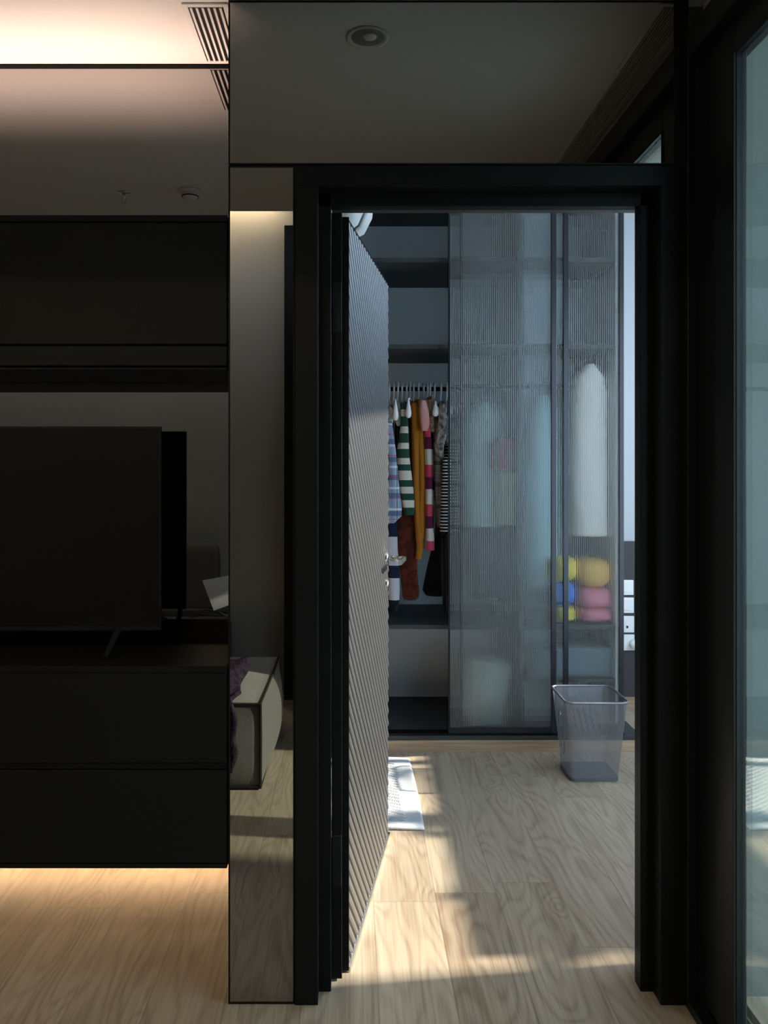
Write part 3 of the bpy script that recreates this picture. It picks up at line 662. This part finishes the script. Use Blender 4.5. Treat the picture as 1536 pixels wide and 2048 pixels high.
# clothes and bedding behind the ribbed glass
def behind(name, label, rows, m, Y=4.22, dep=.08, cat='clothing', grp='clothes behind the ribbed glass'):
    e = empty(name, (PX(rows[0][0], Y), Y, PZ(rows[0][1], Y))); tag(e, label, cat, grp)
    ring_tube('body', rows, Y, dep, [m], None, e, .03)
    s = tube(bmesh.new(), [P(rows[0][0], rows[0][1]+3, Y), Vector((PX(rows[0][0], Y), 4.307, zr-.04)), Vector((PX(rows[0][0], Y), 4.307, zr+.018))], .004, 8)
    link('hanger_hook', s, M_WHITE, e, True)
behind('patterned_shirt', 'grey patterned shirt just behind the left edge of the ribbed glass', [(909, 820, 5), (911, 860, 10), (912, 1000, 12), (912, 1060, 11)], CGP)
behind('mint_coat', 'pale mint coat blurred behind the left ribbed glass door', [(965, 806, 7), (964, 818, 20), (963, 832, 31), (962, 900, 36), (962, 1050, 36)], cloth('mint_cloth', (.62, .75, .70)), 4.25)
behind('red_scarf', 'dull red garment blurred behind the left ribbed glass door', [(1005, 875, 12), (1005, 890, 24), (1005, 935, 24), (1005, 940, 14)], cloth('dull_red_cloth', (.38, .08, .08)), 4.13, .05)
behind('beige_jacket', 'beige jacket below the red garment behind ribbed glass', [(1010, 940, 12), (1012, 950, 22), (1012, 1048, 22)], cloth('beige_cloth', (.58, .50, .34)), 4.14, .05)
behind('charcoal_coat', 'long charcoal coat filling the bay behind the left glass door', [(985, 1040, 20), (985, 1060, 46), (990, 1190, 44)], cloth('charcoal_cloth', (.10, .10, .115)), 4.28, .09)
behind('pale_aqua_dress', 'pale aqua dress behind the overlapping glass doors', [(1078, 796, 7), (1077, 812, 18), (1076, 830, 27), (1074, 950, 32), (1074, 1165, 34)], cloth('aqua_cloth', (.72, .90, .90)), 4.25)
behind('ivory_coat', 'long ivory coat behind the rightmost glass door', [(1174, 732, 9), (1174, 742, 20), (1174, 756, 33), (1174, 790, 39), (1173, 900, 38), (1176, 1070, 38)], cloth('ivory_cloth', (.88, .78, .72)), 4.16)
zsh = PZ(1254, 4.03)+.011
def pile(name, label, px, py, hw, hh, m, Y=4.22, dep=.16, sd_=0):
    c = P(px, py, Y)
    o = link(name, soft(c, (hw*Y/F, dep, hh*Y/F), 3.0, 18, .03, sd_), m, None, True); tag(o, label, 'bedding', 'bedding on the wardrobe shelf'); return o
ztop = zsh
def stack(items):
    z = zsh
    for name, label, px, hw, th, m in items:
        Y = 4.21; o = link(name, soft((PX(px, Y), Y, z+th/2), (hw*Y/F, .15, th/2), 3.4, 18, .02, int(px)), m, None, True)
        tag(o, label, 'bedding', 'bedding on the wardrobe shelf'); z += th-.004
CY_, CP_, CB_ = cloth('yellow_quilt_cloth', (.90, .68, .10)), cloth('pink_blanket_cloth', (.85, .26, .34)), cloth('blue_blanket_cloth', (.06, .22, .72))
stack([('pink_blanket', 'lowest folded pink blanket behind the right glass door', 1180, 33, .075, CP_), ('pink_blanket', 'upper folded pink blanket under the orange pillow', 1179, 33, .11, CP_),
       ('yellow_pillow', 'orange yellow pillow on top of the pink blankets', 1178, 33, .15, cloth('orange_yellow_cloth', (.90, .52, .12)))])
stack([('yellow_blanket', 'small folded yellow blanket at the bottom beside the pink ones', 1116, 26, .085, CY_), ('blue_blanket', 'bright blue folded blanket behind the glass door stile', 1112, 29, .13, CB_),
       ('yellow_quilt', 'bright yellow folded quilt on top of the blue blanket', 1115, 30, .13, CY_)])
# pale storage bag at the bottom of the bay
s = bmesh.new(); q0 = [(932, 1306), (1028, 1322), (1004, 1440), (938, 1452)]
f_ = [P(a, b, 4.08) for a, b in q0]; f_[2].z = f_[3].z = .074
a_ = [s.verts.new(p) for p in f_]; b_ = [s.verts.new((p.x, 4.34, p.z)) for p in f_]
s.faces.new(a_); s.faces.new(b_[::-1])
for i in range(4): s.faces.new((a_[i], b_[i], b_[(i+1) % 4], a_[(i+1) % 4]))
bmesh.ops.bevel(s, geom=s.edges[:], offset=.02, segments=3, affect='EDGES')
o = link('storage_bag', s, cloth('cream_canvas', (.66, .65, .55)), None, True); tag(o, 'cream canvas storage bag on the wardrobe floor behind ribbed glass', 'bag')
o = link('storage_box', B(PX(1055, 4.2), PX(1225, 4.2), 4.10, 4.45, PZ(1364, 4.03)+.0, PZ(1300, 4.1), .01, 2), cloth('slate_box_card', (.20, .24, .27)))
o.location.z = PZ(1358, 4.03)-PZ(1364, 4.03); tag(o, 'slate grey storage box on the low shelf behind the right glass', 'box')

# ------------------------------------------------------------ bath mat, waste basket
s = bmesh.new(); nx, ny = 60, 110; x0, x1, y0, y1 = -.25, .276, 3.10, 3.85; g = []
for a in range(nx+1):
    row = []
    for b in range(ny+1):
        u, t = a/nx, b/ny; x = x0+(x1-x0)*u; y = y0+(y1-y0)*t
        x += .006*sin(t*3.1+.5)*u; y += .006*sin(u*5)
        e_ = min(u, 1-u)*(x1-x0); e2 = min(t, 1-t)*(y1-y0)
        z = .010+(.0050*sin((y*.92+x*.55)*2*pi/.027+2*sin(x*9)) if (e_ > .075 and e2 > .06) else 0)+.002*sin(x*31+y*17)
        if min(e_, e2) < .004: z = .004
        row.append(s.verts.new((x, y, z)))
    g.append(row)
for a in range(nx):
    for b in range(ny): s.faces.new((g[a][b], g[a+1][b], g[a+1][b+1], g[a][b+1]))
o = link('bath_mat', s, M_TOWEL, None, True); md = o.modifiers.new('thick', 'SOLIDIFY'); md.thickness = .004; md.offset = -1
tag(o, 'white ribbed towelling mat lying on the oak floor behind the open door', 'mat')

def rrect(cx, cy, hx, hy, r, z, n=8):
    pts = []
    for qx, qy, a0 in ((1, 1, 0), (-1, 1, 90), (-1, -1, 180), (1, -1, 270)):
        for k in range(n+1):
            a = radians(a0+90*k/n); pts.append(Vector((cx+qx*(hx-r)+r*cos(a), cy+qy*(hy-r)+r*sin(a), z)))
    return pts
wb = empty('waste_basket', (1.085, 3.665, 0)); tag(wb, 'grey wire mesh waste basket standing on the floor by the wardrobe', 'waste basket')
cx, cy = 1.083, 3.668; zt3 = .362
bm = bmesh.new(); uvl = bm.loops.layers.uv.new('UVMap'); lv = 14; rings = []
for k in range(lv+1):
    t = k/lv; rings.append([bm.verts.new(p) for p in rrect(cx, cy, .107+(.139-.107)*t, .098+(.139-.098)*t, .022+.012*t, .012+(zt3-.012)*t)])
nn = len(rings[0]); acc = [0]
for k in range(nn): acc.append(acc[-1]+(rings[7][k].co-rings[7][(k+1) % nn].co).length)
for i in range(lv):
    for k in range(nn):
        f = bm.faces.new((rings[i][k], rings[i][(k+1) % nn], rings[i+1][(k+1) % nn], rings[i+1][k]))
        for lp, (uu, vv) in zip(f.loops, ((acc[k], i), (acc[k+1], i), (acc[k+1], i+1), (acc[k], i+1))): lp[uvl].uv = (uu, vv*.35/lv)
link('mesh_wall', bm, M_WIRE, wb, True)
bm = bmesh.new(); rp = rrect(cx, cy, .140, .140, .034, zt3); rr = []
for i, p in enumerate(rp):
    t = (rp[(i+1) % len(rp)]-rp[i-1]).normalized(); u = Vector((-t.y, t.x, 0))
    rr.append([bm.verts.new(p+u*.0055*cos(2*pi*k/8)+Vector((0, 0, .0055*sin(2*pi*k/8)))) for k in range(8)])
for i in range(len(rr)):
    a, b = rr[i], rr[(i+1) % len(rr)]
    for k in range(8): bm.faces.new((a[k], a[(k+1) % 8], b[(k+1) % 8], b[k]))
link('rim', bm, M_GREYM, wb, True)
bm = bmesh.new(); a = [bm.verts.new(p) for p in rrect(cx, cy, .109, .100, .022, .001)]; b = [bm.verts.new(p) for p in rrect(cx, cy, .1095, .1005, .022, .016)]
bm.faces.new(a[::-1]); bm.faces.new(b)
for k in range(nn): bm.faces.new((a[k], a[(k+1) % nn], b[(k+1) % nn], b[k]))
link('base', bm, M_PLATE, wb)
# round hand hole seam on the side
s = bmesh.new(); pts = []
for k in range(25):
    t = 2*pi*k/24; z = .19+.10*sin(t); xx = cx-(.107+.032*(z/.362))-.001
    pts.append((xx, cy+.035*cos(t), z))
tube(s, pts, .002, 6, cap=False); link('side_emboss', s, M_GREYM, wb, True)

# ------------------------------------------------------------ switches on the dark wall panel
for i, (pya, pyb) in enumerate(((1160, 1190), (1195, 1226), (1232, 1265), (1269, 1301))):
    Y = 4.668; z1_, z0_ = PZ(pya, Y), PZ(pyb, Y); xr_ = PX(1267+i*.6, Y); xl_ = xr_-.088
    names = ['light_switch', 'light_switch', 'wall_socket', 'wall_socket']
    labs = ['topmost white switch plate on the dark panel beside the wardrobe', 'second white switch plate down beside the wardrobe', 'white wall plate with a small black port beside the wardrobe', 'lowest white wall socket, holding a round plug']
    e = empty(names[i], ((xl_+xr_)/2, 4.675, z0_)); tag(e, labs[i], 'wall plate')
    link('face_plate', B(xl_, xr_, 4.664, 4.675, z0_, z1_, .003, 2), M_WHITE, e)
    if i < 2: link('rocker', B(xl_+.012, xr_-.014, 4.660, 4.666, z0_+.016, z1_-.012, .001), M_WHITE, e)
    elif i == 2:
        link('port', B(xl_+.041, xl_+.052, 4.6625, 4.666, z0_+.026, z0_+.040), M_PLAST, e); link('module', B(xl_+.035, xr_-.008, 4.6632, 4.666, z0_+.010, z1_-.02, .001), M_WHITE, e)
    else:
        pl = tube(bmesh.new(), [(xr_-.008, 4.664, z0_+.040), (xr_-.008, 4.62, z0_+.040)], .025, 24)
        o = link('round_plug', pl, M_WHITE, None, True); tag(o, 'round white plug pushed into the lowest wall socket', 'plug')
# black wall-mounted panel edge at the far right of the doorway
o = link('wall_display', B(PX(1271, 3.4), PX(1271, 3.4)+.03, 3.4, 3.42, PZ(1190, 3.4), PZ(710, 3.4), .004, 2), M_PLAST)
o.location.y = 0
bpy.data.objects.remove(o)

# ------------------------------------------------------------ pendant lamp in the bedroom
Lc = Vector((-.125, 3.0, 2.475)); lp = empty('pendant_lamp', (Lc.x, Lc.y, 2.28)); tag(lp, 'white petal pendant lamp hanging above the open door', 'lamp')
R0 = .198
def petal_globe(r, k0, n, open_):
    obs = []
    for q in range(n):
        a0 = 2*pi*(q+k0)/n; bm = bmesh.new(); g = []
        for i in range(13):
            row = []; t = i/12; el = radians(-88+168*t); wdt = .62*sin(pi*min(1, t*1.0+.08))**.6*(2*pi/n)
            for j in range(9):
                a = a0+wdt*(j/8-.5)*1.5; rr = r+.012*(1-(2*j/8-1)**2)*open_
                e_ = (abs(cos(el))**4+abs(sin(el))**4)**-.25; row.append(bm.verts.new(Lc+Vector((rr*e_*cos(el)*cos(a), rr*e_*cos(el)*sin(a), 1.1*rr*e_*sin(el)))))
            g.append(row)
        for i in range(12):
            for j in range(8): bm.faces.new((g[i][j], g[i+1][j], g[i+1][j+1], g[i][j+1]))
        o = link('petal', bm, M_LAMP, lp, True); m_ = o.modifiers.new('t', 'SOLIDIFY'); m_.thickness = .002
petal_globe(R0-.006, 0, 8, 1); petal_globe(R0-.02, .5, 8, .5)
link('cord', tube(bmesh.new(), [Lc+Vector((0, 0, .17)), (Lc.x, Lc.y, ZF-.02)], .004, 8), M_WHITE, lp)
link('ceiling_rose', lathe(bmesh.new(), [(.05, 0), (.05, -.02), (.02, -.03)], (Lc.x, Lc.y, ZF), 24), M_WHITE, lp)
link('inner_core', soft(Lc, (.16, .16, .16), 2, 16), M_LAMP, lp, True)

w3 = struct(empty('added_window', (1.84, YB+.04, .3)))  # unseen window, added to bring sky light onto the wardrobe
s = bmesh.new()
for a in ((1.28, 1.33), (1.81, 1.87), (2.35, 2.40)): bx(s, a[0], a[1], YB+.02, YB+.07, .30, 2.75)
bx(s, 1.28, 2.40, YB+.02, YB+.07, .30, .35); bx(s, 1.28, 2.40, YB+.02, YB+.07, 2.70, 2.75)
link('window_frame', s, M_FRAME, w3)
link('glass_pane', B(1.33, 2.35, YB+.043, YB+.047, .35, 2.70), M_PANE2, w3)
# ------------------------------------------------------------ bedroom window and plants outside it
w2 = struct(empty('window_2', (2.5, 3.4, .25)))
s = bmesh.new()
for a in ((2.42, 2.47), (4.37, 4.42), (3.40, 3.46), (4.02, 4.07)): bx(s, 2.49, 2.54, a[0], a[1], .25, 2.8)
bx(s, 2.49, 2.54, 2.42, 4.42, .25, .31); bx(s, 2.49, 2.54, 2.42, 4.42, 2.74, 2.8)
link('window_frame', s, M_FRAME, w2)
link('glass_pane', B(2.513, 2.517, 2.47, 4.37, .31, 2.74), M_PANE2, w2)
o = struct(link('wall_terrace', B(2.6, 3.6, 1.2, 4.8, -.1, .0), M_EXT))
def plant(x, y, h, r, seed, lab):
    rnd = random.Random(seed); e = empty('potted_shrub', (x, y, 0)); tag(e, lab, 'plant', 'shrubs on the terrace')
    link('pot', lathe(bmesh.new(), [(.12, 0), (.17, .36), (.18, .38), (.15, .38), (.14, .33)], (x, y, 0), 24), M_GREYM, e, True)
    s = bmesh.new()
    for k in range(6):
        a = rnd.uniform(0, 6.28); tube(s, [(x, y, .3), (x+.06*cos(a), y+.06*sin(a), h*.6), (x+r*.6*cos(a), y+r*.6*sin(a), h*.9)], [.012, .008, .003], 6)
    link('stem', s, M_OAK, e)
    s = bmesh.new()
    for k in range(420):
        th = rnd.uniform(0, 6.28); ph = rnd.uniform(-1, 1); rad = r*rnd.random()**.4
        c = Vector((x+rad*cos(th)*math.sqrt(1-ph*ph), y+rad*sin(th)*math.sqrt(1-ph*ph), .40+(h-.40)/2+ph*(h-.40)/2*(rad/r)))
        u = Vector((rnd.uniform(-1, 1), rnd.uniform(-1, 1), rnd.uniform(-.6, .4))).normalized(); v = u.cross(Vector((rnd.uniform(-1, 1), rnd.uniform(-1, 1), 1))).normalized()
        l = rnd.uniform(.05, .085); wd_ = l*.42
        vs = [s.verts.new(c+u*a*l+v*b*wd_) for a, b in ((-1, 0), (-.3, .8), (.4, .6), (1, 0), (.4, -.6), (-.3, -.8))]
        s.faces.new(vs)
    link('foliage', s, M_LEAF, e)
PL = [(3.0, 2.96, 1.28, .20, 1), (3.0, 3.46, 1.34, .21, 2), (3.0, 3.96, 1.34, .21, 3), (3.36, 2.66, 1.36, .16, 4)]
for i, a in enumerate(PL): plant(*a, 'leafy terrace shrub outside the bedroom window, number unseen by the viewer' if False else ['front leafy shrub outside the bedroom window', 'middle leafy shrub outside the bedroom window', 'leafy shrub near the far end of the terrace', 'leafy shrub standing in the outer terrace row'][i])
struct(link('ceiling_sky_block', B(1.12, 2.3, .9, YA+.03, 2.62, 2.8), M_EXT))  # slab added to hide bright sky from the mirror and darken the living room
struct(link('wall_low_sun_block', bx(B(2.66, 2.72, 2.56, 4.8, 0, 1.09), 2.66, 2.72, 1.5, 2.30, 0, .5), M_EXT))  # unseen low wall added to keep sun off the right of the bedroom floor
o = struct(link('wall_sun_block', B(5.0, 6.0, 2.02, 2.76, 0, 7.0), M_EXT))  # unseen block added to stop sun reaching the living room floor near the door
bpy.context.view_layer.update()
